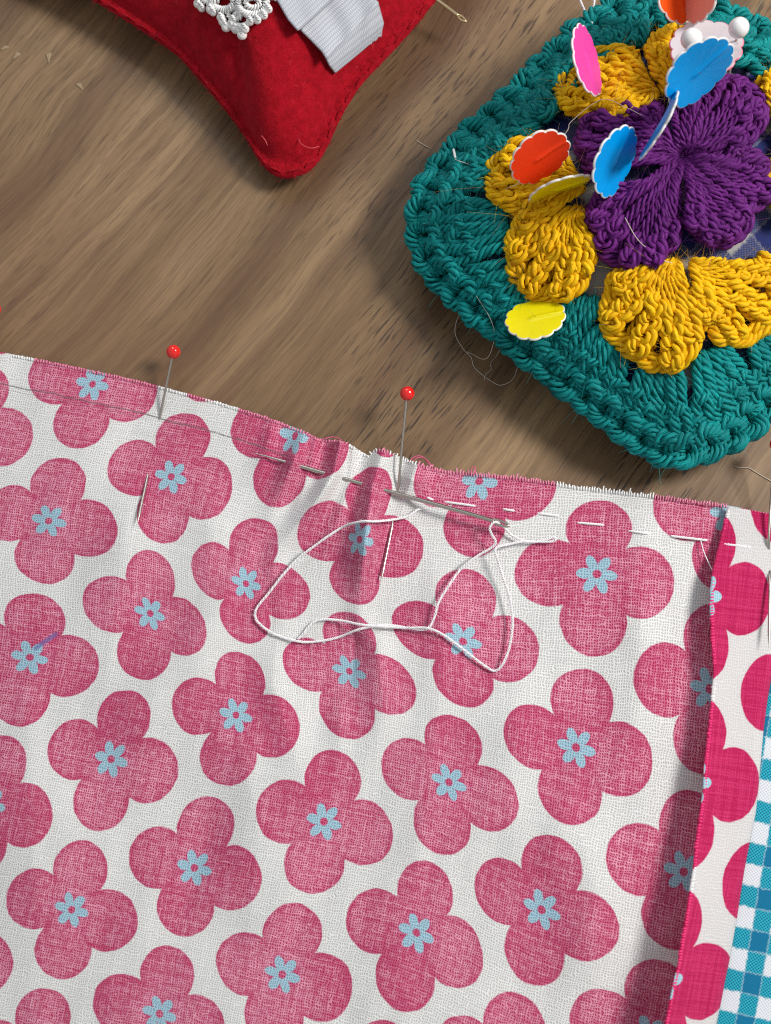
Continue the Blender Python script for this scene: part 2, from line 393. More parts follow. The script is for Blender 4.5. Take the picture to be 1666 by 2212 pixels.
def tps_fit(src,dst,lam=0.0):
    s=np.asarray(src,float)/1000; n=len(s); d=np.linalg.norm(s[:,None]-s[None],axis=2)
    K=np.where(d>0,d*d*np.log(d+1e-12),0)+np.eye(n)*lam; Q=np.concatenate([np.ones((n,1)),s],1)
    M=np.block([[K,Q],[Q.T,np.zeros((3,3))]]); r=np.concatenate([np.asarray(dst,float),np.zeros((3,2))])
    w=np.linalg.solve(M,r)
    def ev(p):
        p=np.asarray(p,float).reshape(-1,2)/1000; d=np.linalg.norm(p[:,None]-s[None],axis=2)
        return np.where(d>0,d*d*np.log(d+1e-12),0)@w[:n]+np.concatenate([np.ones((len(p),1)),p],1)@w[n:]
    return ev
def lat(ij): return [ij[0]*A[0]+ij[1]*Bv[0]+240, ij[0]*A[1]+ij[1]*Bv[1]+1640]
LAT0 = np.array([240.0,1640.0])
panel_uv = tps_fit([c[0] for c in CTRL],[np.array(lat(c[1]))-LAT0 for c in CTRL],1e-4)
EDGE = np.array([(-400,690),(-120,738),(0,760),(130,785),(300,822),(450,862),(560,895),(640,925),(690,947),(715,951),(740,952),(762,963),(780,975),(797,984),(806,975),(822,971),(845,978),(870,990),(895,1000),(920,1008),(960,1017),(1030,1024),(1100,1030),(1180,1040),(1250,1052),(1330,1061),(1430,1073),(1520,1085),(1575,1092),(1680,1112),(1760,1128)],float)
def edge_y(x): return np.interp(x,EDGE[:,0],EDGE[:,1])
FOLD = np.array([(1735,1080),(1722,1140),(1708,1220),(1690,1320),(1672,1420),(1655,1518),(1647,1584),(1639,1675),(1631,1754),(1615,1832),(1606,1879),(1589,1989),(1575,2067),(1565,2115),(1553,2177),(1535,2260),(1515,2350)],float)
RAW = np.array([(1576,1080),(1572,1092),(1563,1130),(1553,1174),(1539,1231),(1534,1272),(1533,1319),(1536,1390),(1541,1450),(1535,1518),(1521,1644),(1518,1706),(1502,1816),(1496,1879),(1487,1936),(1473,2020),(1463,2083),(1449,2146),(1436,2212),(1420,2280),(1400,2350)],float)
def fold_x(y): return np.interp(y,FOLD[:,1],FOLD[:,0])
def raw_x(y): return np.interp(y,RAW[:,1],RAW[:,0])
def seg_d(x,y,pts):
    """distance to a polyline and the place along it (0..1), with the signed side"""
    best=np.full(x.shape,1e9); tt=np.zeros(x.shape); side=np.zeros(x.shape)
    pts=np.asarray(pts,float); L=np.linalg.norm(np.diff(pts,axis=0),axis=1); S=np.concatenate([[0],np.cumsum(L)])
    for i in range(len(pts)-1):
        a,b=pts[i],pts[i+1]; d=b-a; u=np.clip(((x-a[0])*d[0]+(y-a[1])*d[1])/(d@d),0,1)
        dx=x-a[0]-u*d[0]; dy=y-a[1]-u*d[1]; dd=np.hypot(dx,dy); k=dd<best
        best=np.where(k,dd,best); tt=np.where(k,(S[i]+u*L[i])/S[-1],tt); side=np.where(k,np.sign(d[0]*dy-d[1]*dx),side)
    return best,tt,side
RIDGES = [  # polyline, (width start, width end), heights at 0 / .25 / .6 / 1
 ([(660,935),(634,1000),(600,1080),(560,1180)],(18,30),(.14,.42,.14,0)),
 ([(740,945),(722,1022),(680,1090),(605,1180),(560,1330)],(19,34),(.36,.50,.20,0)),
 ([(832,965),(806,1050),(792,1150),(782,1240),(772,1330)],(23,36),(.32,.52,.66,.06)),
 ([(905,1000),(876,1072),(862,1150)],(19,30),(.28,.46,.08,0)),
 ([(772,1330),(815,1400),(830,1520),(800,1700)],(28,60),(.10,.22,.16,0)),
 ([(600,1360),(590,1480),(640,1640),(700,1850)],(30,70),(.05,.18,.12,0)),
 ([(735,1500),(735,1620),(720,1760)],(24,60),(.02,.12,.08,0)),
 ([(1120,1420),(1100,1700),(1130,2000)],(70,120),(.0,.16,.14,0)),
 ([(300,1000),(250,1300),(200,1700)],(70,130),(.0,.20,.16,0)),
 ([(455,1020),(450,1250),(420,1500)],(50,90),(.0,.20,.14,0)),
 ([(1400,1240),(1380,1500),(1340,1800)],(55,110),(.0,.18,.14,0)),
 ([(540,1180),(470,1330),(330,1520),(120,1640)],(30,90),(.10,.16,.12,0)),
 ([(930,1180),(960,1400),(930,1700),(820,2100)],(45,120),(.0,.16,.16,0)),
 ([(500,1500),(560,1800),(520,2200)],(60,120),(.0,.16,.16,.1)),
 ([(120,1200),(60,1500),(80,2000)],(60,130),(.0,.14,.18,.1)),
 ([(1230,1700),(1290,1950),(1260,2250)],(60,110),(.0,.16,.18,.1)),
]
RIDGES += [([(683,945),(672,1010),(650,1070),(630,1130)],(11,18),(.12,.16,.08,0)),([(765,965),(757,1040),(735,1110),(700,1190)],(11,20),(.18,.12,.12,0)),([(850,985),(842,1050),(836,1110)],(10,16),(.14,.08,.10,0)),([(925,1010),(915,1060),(905,1120)],(12,20),(.14,.14,.06,0)),([(590,910),(575,980),(545,1060)],(16,26),(.08,.14,.08,0))]
VALLEYS = [([(760,1330),(745,1420),(760,1500)],(16,26),(.0,-.14,-.12,0)),
 ([(575,1230),(585,1330),(590,1420)],(14,22),(.0,-.06,-.05,0))]
_vn=RNG.uniform(-1,1,(80,80))
def vnoise(x,y,sc):
    u=(x+900)/sc; v=(y+900)/sc; i=np.floor(u).astype(int); j=np.floor(v).astype(int); f=u-i; g=v-j
    f=f*f*(3-2*f); g=g*g*(3-2*g); q=lambda a,b:_vn[a%80,b%80]
    return (q(i,j)*(1-f)+q(i+1,j)*f)*(1-g)+(q(i,j+1)*(1-f)+q(i+1,j+1)*f)*g
def cloth_z(x,y):
    x=np.asarray(x,float); y=np.asarray(y,float)
    z=.17+.035*np.sin(x/170+y/260)+.03*np.sin(x/90-y/140+1)+.02*np.sin(x/61+y/77)
    z+= .10*np.clip((x-1100)/600,0,1)*0
    z=z+.055*vnoise(x+.25*y,y*.55,95.)+.022*vnoise(x*1.0+.3*y,y*.45,42.)
    for pts,(w0,w1),hs in RIDGES+VALLEYS:
        d,t,sd=seg_d(x,y,pts); w=w0+(w1-w0)*t; a=np.interp(t,[0,.25,.6,1],hs)
        pr=.75*np.exp(-(d/w)**2)+.25*np.exp(-d/w*1.6)
        z=z+a*pr
    return np.maximum(z,np.where(x>1380,.13,.07))
def fold_shift(x,y):
    sx=np.zeros(x.shape); sy=np.zeros(x.shape)
    for pts,(w0,w1),hs in RIDGES[:4]:
        d,t,sd=seg_d(x,y,pts); w=(w0+(w1-w0)*t); a=np.interp(t,[0,.25,.6,1],hs)
        p=np.asarray(pts,float); dv=p[-1]-p[0]; dv/=np.linalg.norm(dv); nn=np.array([-dv[1],dv[0]])
        s_=sd*d/w; g=52*a*(np.tanh(1.1*s_)-1.1*s_*np.exp(-s_*s_))*np.exp(-(s_/2.4)**2); sx+=g*nn[0]; sy+=g*nn[1]
    return np.stack([sx,sy],-1).reshape(-1,2)
cloth = empty('floral_cloth',P(700,1500,0),'white cotton cloth printed with pink flowers, gathered along its raw top edge','cloth')
xs=np.unique(np.concatenate([np.arange(-320,540,8),np.arange(540,960,3.0),np.arange(960,1756,7.0)]))
vt=np.concatenate([np.linspace(0,.28,120,endpoint=False),np.linspace(.28,.55,60,endpoint=False),np.linspace(.55,1,70)])
GX,GT=np.meshgrid(xs,vt)
EY=edge_y(GX); GY=EY+GT*(2480-EY)
lim=fold_x(GY)-3                     # the panel ends where the cloth is turned back
sh=np.clip((GX-1380)/(1755-1380),0,1)
GX=np.where(GX>1380,1380+(lim-1380)*sh,GX)
EY2=edge_y(GX); GY=EY2+GT*(2480-EY2)
GZ=cloth_z(GX,GY)
GZ=np.where(GX>1380,GZ*(1-.35*np.clip((GX-1380)/200,0,1)),GZ)
mb=MB(); pts=P(GX,GY,GZ); uvp=(panel_uv(np.stack([GX,GY],-1))+fold_shift(GX,GY))/100
mb.add(pts,grid_faces(*GX.shape)[:, ::-1],uvp,np.stack([GX/100,(GY-edge_y(GX))/100],-1).reshape(-1,2))
panel=mb.build('printed_panel',CLOTH_W,cloth)
# turned-back hem showing the bright right side
hy=np.linspace(1095,2350,240); w=np.concatenate([np.linspace(0,.2,16,endpoint=False),np.linspace(.2,1,30)])
HY,HW=np.meshgrid(hy,w,indexing='ij')
top=edge_y(fold_x(HY)*0+ (fold_x(HY)*(1-HW)+raw_x(HY)*HW))
HY=HY+ (top+2-1095)*np.clip((1250-HY)/155,0,1)      # slanted upper raw edge follows the cloth edge
FX=fold_x(HY); RX=raw_x(HY); HX=FX+(RX-FX)*HW
hgt=np.interp(HY,[1080,1180,1240,1300,1450,1700,1900,2100,2350],[.20,.25,.42,.52,.50,.66,.82,1.02,1.15])
HZ=.10+.22*np.sqrt(np.clip(1-(1-np.clip(HW/.16,0,1))**2,0,1))+(hgt-.22)*HW**1.25+.015*np.sin(HY/37)*HW
flap_uv=tps_fit([(1522,1288),(1500,1690),(1436,2113),(1738,1500),(1700,1905)],[np.array(lat(c))-LAT0 for c in ((0,0),(0,-1),(0,-2),(-1,0),(-1,-1))],1e-2)
mb=MB(); mb.add(P(HX,HY,HZ),grid_faces(*HX.shape),flap_uv(np.stack([HX,HY],-1))/100)
hem=mb.build('turned_hem',CLOTH_R,cloth); hem['label']='bright pink turned back hem showing the right side of the print'
for o,t in ((panel,.018),(hem,.022)):
    md=o.modifiers.new('thickness','SOLIDIFY'); md.thickness=t; md.offset=-1 if o is panel else 1
# frayed thread ends along the raw edges
PINKEND,_,_=simple('dyed_thread_end',(.74,.24,.36),.8); WHITEEND,_,_=simple('undyed_thread_end',(.83,.82,.81),.8); HOTEND,_,_=simple('bright_thread_end',(.80,.03,.18),.8)
def printed(u):
    for di in (-1,0,1):
        for dj in (-1,0,1):
            m_=np.linalg.inv(np.array([[A[0],Bv[0]],[A[1],Bv[1]]]))@u; c_=np.round(m_)+np.array([di,dj]); o_=u-np.array([A[0]*c_[0]+Bv[0]*c_[1],A[1]*c_[0]+Bv[1]*c_[1]])
            for (x_,y_,r_) in ((21,-87,64),(-85,-21,67),(83,23,70),(-20,87,66),(0,0,66)):
                if math.hypot(o_[0]-x_,o_[1]-y_)<r_: return True
    return False
mb=MB()
def fray(x,y,z,dx,dy,ln,uvf):
    a=P(x-dx*6,y-dy*6,z+.012); b=P(x+dx*ln*.5,y+dy*ln*.5,z+.015+random.uniform(-.01,.02)); c=P(x+dx*ln+random.uniform(-2.6,2.6),y+dy*ln,z+random.uniform(-.03,.03))
    tube(mb,[a,b,c],.017,.06,6,mi=1 if printed(uvf([(x,y+9)])[0]) else 0)
x=30.0
while x<1570:
    slope=(edge_y(x+5)-edge_y(x-5))/10; n=math.hypot(1,slope); dx,dy=slope/n,-1/n
    ln = (random.uniform(.5,5.0) if random.random()<.9 else random.uniform(5,11)) if x>800 else random.uniform(-3,1.2)
    fray(x,edge_y(x),float(cloth_z(x,edge_y(x))),dx,dy,ln,panel_uv); x+=random.uniform(4.6,7.2)
fr0=mb.build('frayed_edge',[WHITEEND,PINKEND],cloth); fr0['kind']='stuff'
mb=MB(); y=1105.0
while y<2340:
    wv=np.array(1.0); h=float(np.interp(y,[1080,1180,1240,1300,1450,1700,1900,2100,2350],[.20,.25,.42,.52,.50,.66,.82,1.02,1.15]))+.1
    fray(float(raw_x(y))+2,y,h-.012,-1,.12,random.uniform(-2,2.5),lambda q:flap_uv([(q[0][0]+4,q[0][1]-9)])); y+=random.uniform(5,8)
fr=mb.build('frayed_edge',[WHITEEND,HOTEND],cloth); fr['kind']='stuff'
# pulled pink thread loops at the raw edge
PINKT,_,_=simple('pulled_pink_thread',(.62,.10,.20),.7)
for pth in ([(884,999),(893,988),(908,985),(922,994),(935,1010)],[(888,1003),(900,990),(915,989),(930,1006)],[(1017,1024),(1021,1008),(1028,1012),(1024,1026)],[(700,948),(720,944),(738,950)]):
    mb=MB(); tube(mb,[P(a,b,.25+.05*random.random()) for a,b in pth],.012,.04,5); mb.build('pulled_thread',PINKT,cloth)
# ------------------------------------------------------------------ gingham under the hem
ging=MB(); gx,gy=np.meshgrid(np.linspace(1530,2300,60),np.linspace(1330,2500,60)); 
gz=.045+.02*np.sin(gx/80)+.015*np.sin(gy/90+gx/60)
gp=P(gx,gy,gz); e1=np.array([.985,.17]); e2=np.array([-.19,.98])
guv=np.stack([(gx-1640)*e1[0]+(gy-1800)*e1[1],(gx-1640)*e2[0]*-0+(gy-1800)*1.0-(gx-1640)*.22],-1)
ging.add(gp,grid_faces(*gx.shape)[:, ::-1],guv.reshape(-1,2)/100)
o=ging.build('gingham_cloth',GING); setp(o,'teal and white gingham cloth showing beside the bright pink hem','cloth')
# ------------------------------------------------------------------ pins, needle, thread
def sphere(mb,c,r,nu=28,nv=18,mi=0):
    a=np.linspace(0,PI,nv)[:,None]; b=(np.arange(nu)/nu*2*PI)[None,:]
    v=np.stack([np.sin(a)*np.cos(b),np.sin(a)*np.sin(b),np.cos(a)+0*b],-1)*r+np.asarray(c)
    mb.add(v,grid_faces(nv,nu,True),mi=mi)
def ball_pin(head,hz,r,shaft,label,group,hm):
    """shaft: list of (px,py,z) from the head to the tip"""
    hp=P(head[0],head[1],hz); e=empty('ball_pin',hp,label,'pin',group)
    m1=MB(); sphere(m1,hp,r); m1.build('head',hm,e)
    m2=MB(); pts=[hp]+[P(*s) for s in shaft]
    tube(m2,pts,lambda t:.029*np.clip((1-t)*14,.06,1),.05,10); m2.build('shaft',STEEL,e)
G_PIN='red headed pins in the floral cloth'
ball_pin((375,760),.62,.155,[(345,903,float(cloth_z(345,903))-.01),(338,935,float(cloth_z(338,935))-.09),(325,1005,float(cloth_z(325,1005))-.09),(318,1035,float(cloth_z(318,1035))+.0),(296,1136,float(cloth_z(296,1136))+.14)],'red ball headed pin through the smooth left part of the cloth, on the pencil line',G_PIN,REDBALL)
ball_pin((880,850),.95,.155,[(869,958,.62),(860,1062,float(cloth_z(860,1062))-.02),(855,1085,float(cloth_z(855,1085))-.12),(850,1118,float(cloth_z(850,1118))-.10),(847,1138,float(cloth_z(847,1138))+.02),(821,1266,float(cloth_z(821,1266))+.14)],'red ball headed pin through the gathers, crossing the long needle',G_PIN,REDBALL)
ball_pin((1679,960),.85,.155,[(1668,1050,.55),(1661,1165,.42),(1662,1210,.22),(1663,1260,.47),(1661,1402,.62)],'red ball headed pin at the far right, pinning the bright pink hem',G_PIN,REDBALL)
ball_pin((-13,668),.55,.155,[(-30,790,.2),(-40,850,.08),(-52,930,.2),(-65,1010,.3)],'red ball headed pin mostly cut off at the left border of the table',G_PIN,REDBALL)
def needle(name,pts,r,eye_len,eye_w,mat,label,flip=None):
    """pts: (px,py,z) from the tip to the start of the eye; last entry is the eye end"""
    q=[P(*s) for s in pts]; e=empty(name,q[-1],label,'needle')
    d=q[-1]-q[-2]; d/=np.linalg.norm(d); n=np.cross(np.array([0,0,1.]),d); n/=np.linalg.norm(n)
    st=q[-1]-d*eye_len
    m1=MB(); tube(m1,q[:-1]+[st+d*.02],lambda t:r*np.clip(t*5+.08,0,1),.05,12); m1.build('shank',mat,e)
    m2=MB(); loop=[]
    for a in np.linspace(-PI,PI,41):
        loop.append(st+d*(eye_len/2)*(1+np.cos(a))*1.0+n*eye_w*np.sin(a)*(1-.25*np.cos(a)))
    tube(m2,np.array(loop),r*.62,.02,10,raw=True); m2.build('eye',mat,e)
    return st,d,n
NZ=.40
needle('sewing_needle',[(545,977,.34),(581,987,.35),(690,1019,.38),(853,1065,NZ),(1000,1106,.46),(1062,1124,.47),(1099,1136,.48)],.046,.36,.052,STEEL,'long steel sewing needle woven through the gathered cloth edge, its eye holding white thread')
needle('sewing_needle',[(890,-38,1.0),(945,0,.85),(985,30,.75),(1006,46,.70)],.040,.22,.042,GOLD,'gilt eyed sewing needle sticking out of the red felt cushion')
def c5(x,y): return (515+x*.4395, 813+y*.4395)
def over(px,py,dz): return P(px,py,float(cloth_z(px,py))+dz)
th=empty('sewing_thread',P(900,1250,.3),'white sewing thread looped from the eye of the long needle across the cloth','thread')
TP=[(905,652,-.03),(880,655,.06),(820,692,.12),(700,710,.05),(600,715,.02),(520,738,.04),(450,780,.10),(380,830,.12),(300,890,.12),(220,975,.1),(150,1065,.08),(100,1125,.06),(83,1165,.05),(98,1210,.05),(180,1268,.05),(300,1303,.05),(400,1302,.05),(500,1280,.06),(600,1242,.10),(720,1222,.06),(840,1238,.05),(905,1246,.06),(940,1230,.08),(965,1180,.10),(985,1110,.12),(1040,1020,.14),(1100,940,.15),(1180,880,.17),(1240,845,.2),(1265,815,.24),(1245,775,.3),(1236,745,.33),(1258,716,.36),(1285,722,.25),(1310,745,.14),(1350,785,.10),(1420,812,.10),(1500,806,.10),(1548,790,.1),(1562,800,.11),(1540,812,.10),(1480,812,.1),(1400,812,.12),(1330,825,.16),(1275,838,.24),(1262,860,.28),(1275,900,.26),(1300,985,.22),(1330,1075,.2),(1345,1160,.18),(1348,1230,.16),(1335,1320,.13),(1310,1395,.10),(1285,1435,.07),(1257,1448,.06),(1225,1432,.06),(1180,1400,.06),(1080,1322,.06),(1000,1266,.07),(930,1238,.09),(840,1236,.09),(740,1232,.1),(600,1220,.13),(520,1203,.08),(440,1195,.07),(380,1203,.05),(345,1232,.04),(318,1268,.035),(292,1292,.03)]
_t=spline([(*c5(x,y),dz*100) for x,y,dz in TP],4.0)
_z=cloth_z(_t[:,0],_t[:,1]); _zm=np.array([_z[max(0,i-4):i+5].max() for i in range(len(_z))]); _zm=np.convolve(np.pad(_zm,5,'edge'),np.ones(11)/11,'valid'); _zm=np.maximum(_zm,_z)
mb=MB(); yarn(mb,P(_t[:,0],_t[:,1],_zm+_t[:,2]/100+.02+.006*np.sin(np.arange(len(_t))*.37)),.030,3,.15,.022,5,False); fuzz(mb,P(_t[:,0],_t[:,1],_zm+_t[:,2]/100+.02),500,.09,.0035,1.0)
mb.build('loose_length',THREAD,th)
def stitch(x0,y0,x1,y1,z0=None):
    m=MB(); n=5; L=math.hypot(x1-x0,y1-y0); cs=[]
    for i in range(n):
        t=i/(n-1); px=x0+(x1-x0)*t; py=y0+(y1-y0)*t
        z=(float(cloth_z(px,py)) if z0 is None else z0)
        cs.append(P(px,py,z+.045*math.sin(PI*t)**.5-.015))
    yarn(m,cs,.027,3,.16,.02,5,True); m.build('running_stitch',THREAD,th)
for s in ((922,1075,936,1079),(960,1084,1028,1093),(1086,1100,1112,1103),(1160,1109,1208,1114),(1246,1129,1306,1134),(1357,1147,1403,1153),(1449,1158,1528,1167)): stitch(*s)
stitch(1553,1174,1630,1183,.34)
mb=MB(); tube(mb,[over(1514,1168,.03),over(1520,1190,.07),over(1530,1214,.10),over(1540,1234,.14)],.011,.03,5); mb.build('stray_strand',THREAD,th)
# ------------------------------------------------------------------ crocheted pincushion
zc=.6
cL,cB,cR,cT=[P(*q,zc) for q in ((872,478),(1452,1022),(2020,400),(1425,-85))]
pc=(cL+cB+cR+cT)/4; E1=((cL-cR)/2)[:2]; E2=((cB-cT)/2)[:2]; MI=np.linalg.inv(np.stack([E1,E2],1))
def dome(wp):
    q=(np.asarray(wp)[...,:2]-pc[:2])@MI.T
    d=(np.abs(q[...,0])**1.3+np.abs(q[...,1])**1.3)**(1/1.3)
    return .75+2.15*np.clip(1-d*d,0,1)**.85
def D(px,py,dz=0.0):
    px=np.asarray(px,float); py=np.asarray(py,float); z=np.full(px.shape,.8)
    for _ in range(14): z=dome(P(px,py,z))+dz
    return P(px,py,z)
cush=empty('crochet_pincushion',(pc[0],pc[1],0),'crocheted granny square pincushion in teal, mustard and purple yarn on the wooden table','pincushion')
# pad inside
# outlines in the plane of the square
BORD=np.array([(1425,-70),(1330,-5),(1270,35),(1220,72),(1150,142),(1085,208),(1000,282),(940,350),(900,412),(880,470),(882,520),(896,565),(960,640),(1060,722),(1180,825),(1290,905),(1390,982),(1440,1008),(1500,1000),(1560,978),(1630,932),(1720,850),(1850,700),(1960,540),(2005,430),(1985,360),(1900,260),(1800,150),(1690,72),(1630,38),(1560,12),(1490,-45)],float)
INNR=np.array([(1440,62),(1360,92),(1250,118),(1195,180),(1160,255),(1095,325),(1046,392),(1092,450),(1098,555),(1130,632),(1200,665),(1262,650),(1308,650),(1302,720),(1440,815),(1505,775),(1560,748),(1620,742),(1690,720),(1780,600),(1830,470),(1820,360),(1760,240),(1690,140),(1600,85),(1520,60)],float)
def polar(poly,c=(1450,450)):
    a=np.arctan2(poly[:,1]-c[1],poly[:,0]-c[0]); r=np.hypot(poly[:,0]-c[0],poly[:,1]-c[1]); o=np.argsort(a); a=a[o]; r=r[o]
    a=np.concatenate([a[-1:]-2*PI,a,a[:1]+2*PI]); r=np.concatenate([r[-1:],r,r[:1]])
    return lambda t: (lambda tt:(c[0]+np.interp(tt,a,r)*np.cos(tt), c[1]+np.interp(tt,a,r)*np.sin(tt)))((np.asarray(t)+PI)%(2*PI)-PI)
bpol=polar(BORD); ipol=polar(INNR)
def even(poly,n):
    p=np.concatenate([poly,poly[:1]]); s=np.concatenate([[0],np.cumsum(np.linalg.norm(np.diff(p,axis=0),axis=1))])
    si=np.linspace(0,s[-1],n,endpoint=False); return np.stack([np.interp(si,s,p[:,k]) for k in (0,1)],-1)
def chain(mb,path,w,R,L=None,dz=.1,closed=False,pl=5):
    """row of interlocking V stitches along a path of (px,py) points"""
    path=np.asarray(path,float); n=len(path); got=[]
    def at(i):
        if closed: i0=int(math.floor(i))%n; i1=(i0+1)%n
        else:
            i=min(max(i,0),n-1.001); i0=int(i); i1=i0+1
        f=i-math.floor(i); p=path[i0]*(1-f)+path[i1]*f; d=path[i1]-path[i0]; d=d/(np.linalg.norm(d)+1e-9)
        return p,np.array([-d[1],d[0]])
    for i in range(n if closed else n-1):
        for sd in (1,-1):
            c=[]
            for (ds,lw,h) in ((-.15,.10,-.10),(.15,.55,.02),(.55,1.0,.10),(.95,.85,.08),(1.30,.30,-.02),(1.5,.0,-.14)):
                p,nn=at(i+ds); j=random.uniform(-2,2)
                q=p+nn*sd*lw*w+j; c.append(D(q[0]+random.uniform(-2.5,2.5),q[1]+random.uniform(-2.5,2.5),dz+h+random.uniform(-.035,.035)))
            got.append(yarn(mb,c,R*random.uniform(.9,1.12),pl,.68,.05))
    return got
po=even(BORD,110); pctr=np.array([1450,450.]); rows=[]
for f in np.linspace(.02,.90,42):
    q=pctr+(po-pctr)*f; rows.append(D(q[:,0],q[:,1],-.22))
for f,zz in ((.90,.45),(.89,.32),(.86,.14),(.80,.02),(.05,.015)):
    q=pctr+(po-pctr)*f; rows.append(P(q[:,0],q[:,1],zz))
R_=np.array(rows); mb=MB()
mb.add(R_,grid_faces(len(rows),110,True),(R_[...,:2].reshape(-1,2)@np.array([[.7,.7],[-.7,.7]])))
mb.build('cloth_pad',PADM,cush)
mb=MB(); bp=even(BORD,60); ctr=np.array([1450,450.]); inset=bp+(ctr-bp)/np.linalg.norm(ctr-bp,axis=1)[:,None]*30
g_=chain(mb,inset[::-1],28,.185,dz=.02,closed=True)
inn2=bp+(ctr-bp)/np.linalg.norm(ctr-bp,axis=1)[:,None]*78; g_+=chain(mb,even(inn2,46),19,.135,dz=.0,closed=True,pl=4)
# lower edge of the border under the chain
low=even(BORD,72); low=low+(ctr-low)/np.linalg.norm(ctr-low,axis=1)[:,None]*26
for i in range(72):
    a=low[i]; b=low[(i+1)%72]; c_=low[(i+2)%72]
    yarn(mb,[P(a[0],a[1],.30),P(*(a*.4+b*.6),.42),P(b[0],b[1],.45),P(*(b*.5+c_*.5),.28)],.16,4,.8,.06)
fuzz(mb,np.concatenate(g_),5500,.24,.0034,.8,1.5)
mb.build('border_chain',TEAL,cush)
def post(mb,a,b,w0,w1,R,h=.18,pl=4,wraps=2,jit=3.0):
    """one tall stitch: two side by side strands from a to b with diagonal wraps"""
    a=np.asarray(a,float); b=np.asarray(b,float); d=b-a; n=np.array([-d[1],d[0]])/(np.linalg.norm(d)+1e-9); got=[]
    for sd in (-1,1):
        c=[]
        for t in (0,.2,.45,.7,.9,1.0):
            ww=(w0+(w1-w0)*t)*sd*.5*(1 if t<.95 else .6); q=a+d*t+n*ww+np.array([random.uniform(-jit,jit),random.uniform(-jit,jit)])
            c.append(D(q[0],q[1],-.10+h*math.sin(PI*min(t*.9+.08,1))**.7+.05*t+random.uniform(-.012,.012)*jit))
        got.append(yarn(mb,c,R*random.uniform(.9,1.1),pl,.64,.05))
    for k in range(wraps):
        t=(k+.75)/(wraps+.6)+random.uniform(-.07,.07)+(.12 if wraps==1 else 0); ww=(w0+(w1-w0)*t)*.62; L=np.linalg.norm(d); dl=d/L
        q0=a+d*t-n*ww-dl*12; q1=a+d*t+n*ww+dl*12; qm=(q0+q1)/2
        hh=-.10+h*math.sin(PI*min(t*.9+.08,1))**.7
        got.append(yarn(mb,[D(*q0,hh-.05),D(*(q0*.65+q1*.35),hh+R*.75),D(*(q0*.35+q1*.65),hh+R*.75),D(*q1,hh-.05)],R*.9,pl,.5,.05))
    return got
# teal clusters between the mustard petals and the border chain
NCL=18; per=4
for c in range(NCL):
    mb=MB(); g_=[]; tc=2*PI*(c+.5)/NCL+.07; span=2*PI/NCL*1.0
    for k in range(per):
        u=(k+.5)/per-.5
        i0=np.array(ipol(tc+span*u*.62)); o0=np.array(bpol(tc+span*u)); i0=i0+(np.array(ctr)-i0)*.035
        o1=o0+(ctr-o0)/np.linalg.norm(ctr-o0)*52
        g_+=post(mb,i0+np.array([random.uniform(-5,5),random.uniform(-5,5)]),o1+np.array([random.uniform(-5,5),random.uniform(-5,5)]),15,27,.125,.15+.12*random.random(),4,1)
    fuzz(mb,np.concatenate(g_),460,.22,.0034,.8,1.5)
    mb.build('teal_cluster',TEAL,cush)
def cluster(name,mat,inner,arc,nposts,R,h,wchain,nch,wr=2,fz=700,jit=3.5):
    mb=MB(); g_=[]; arc=np.asarray(arc,float); s=spline(arc,6.0); n=len(s); I=np.asarray(inner,float)
    for k in range(nposts):
        o=s[int((k+.5)/nposts*(n-1))]; off=np.array([random.uniform(-6,6),random.uniform(-6,6)])
        o=I+(o-I)*.93
        dd=np.linalg.norm(o-I); g_+=post(mb,I+(o-I)*.06+off,o,11,2*dd*PI/nposts*.16+10,R*random.uniform(.85,1.15),h*random.uniform(.8,1.2),4,wr,jit)
    if nch:
        ii=np.linspace(0,n-1,nch+1).astype(int); g_+=chain(mb,I+(s[ii]-I)*.94,wchain,R*1.35,dz=h*.5)
        if nch>2 and mat is YEL: g_+=chain(mb,I+(s[ii]-I)*.60,wchain*.8,R*1.05,dz=h*.75)
    fuzz(mb,np.concatenate(g_),fz,.22,.0040,.8,1.3)
    return mb.build(name,mat,cush)
def fan_cluster(name,mat,inner,arc,ncol,R,h,split,fan,fz,jit,edge=True):
    """a puff of crochet: thin strands fan out from one hole and end in columns of V stitches"""
    mb=MB(); g_=[]; s=spline(np.asarray(arc,float),5.0); n=len(s); I=np.asarray(inner,float)
    def hh(t): return -.08+h*math.sin(PI*min(.10+.78*t,1))**.75
    for k in range(ncol*fan):
        o=s[min(n-1,int((k+.5)/(ncol*fan)*(n-1)))]; e=(split+random.uniform(-.08,.16)) if k%2 else .95; cs=[]
        o=o+np.array([random.uniform(-jit,jit),random.uniform(-jit,jit)])*1.5
        for t in (.02,.18,.38,.6,.85,1.0):
            tt=t*e; q=I+(o-I)*tt+np.array([random.uniform(-jit,jit),random.uniform(-jit,jit)])*.6; cs.append(D(q[0],q[1],hh(tt)*(1 if k%2 else .45)+random.uniform(-.02,.03)-(.08 if t==1.0 else 0)))
        g_.append(yarn(mb,cs,R*.72*random.uniform(.85,1.15),3,.5,.05))
    for k in range(ncol):
        o=s[int((k+.5)/ncol*(n-1))]; L=np.linalg.norm(o-I); m=max(2,int(round(L*(1-split+.15)/34)))
        path=[I+(o-I)*t+np.array([random.uniform(-jit,jit),random.uniform(-jit,jit)])*.7 for t in np.linspace(split-.12,.97,m+1)]
        g_+=chain(mb,path,13.5*random.uniform(.85,1.15),R,dz=h*.62*random.uniform(.85,1.15),pl=4)
    if edge:
        ii=np.linspace(0,n-1,max(4,int(n*5/52))+1).astype(int); g_+=chain(mb,I+(s[ii]-I)*.97,11,R*1.05,dz=h*.15,pl=4)
    fuzz(mb,np.concatenate(g_),fz,.17,.0036,.8,1.3); fuzz(mb,np.concatenate(g_),fz//18,.40,.0026,.8,1.6)
    return mb.build(name,mat,cush)
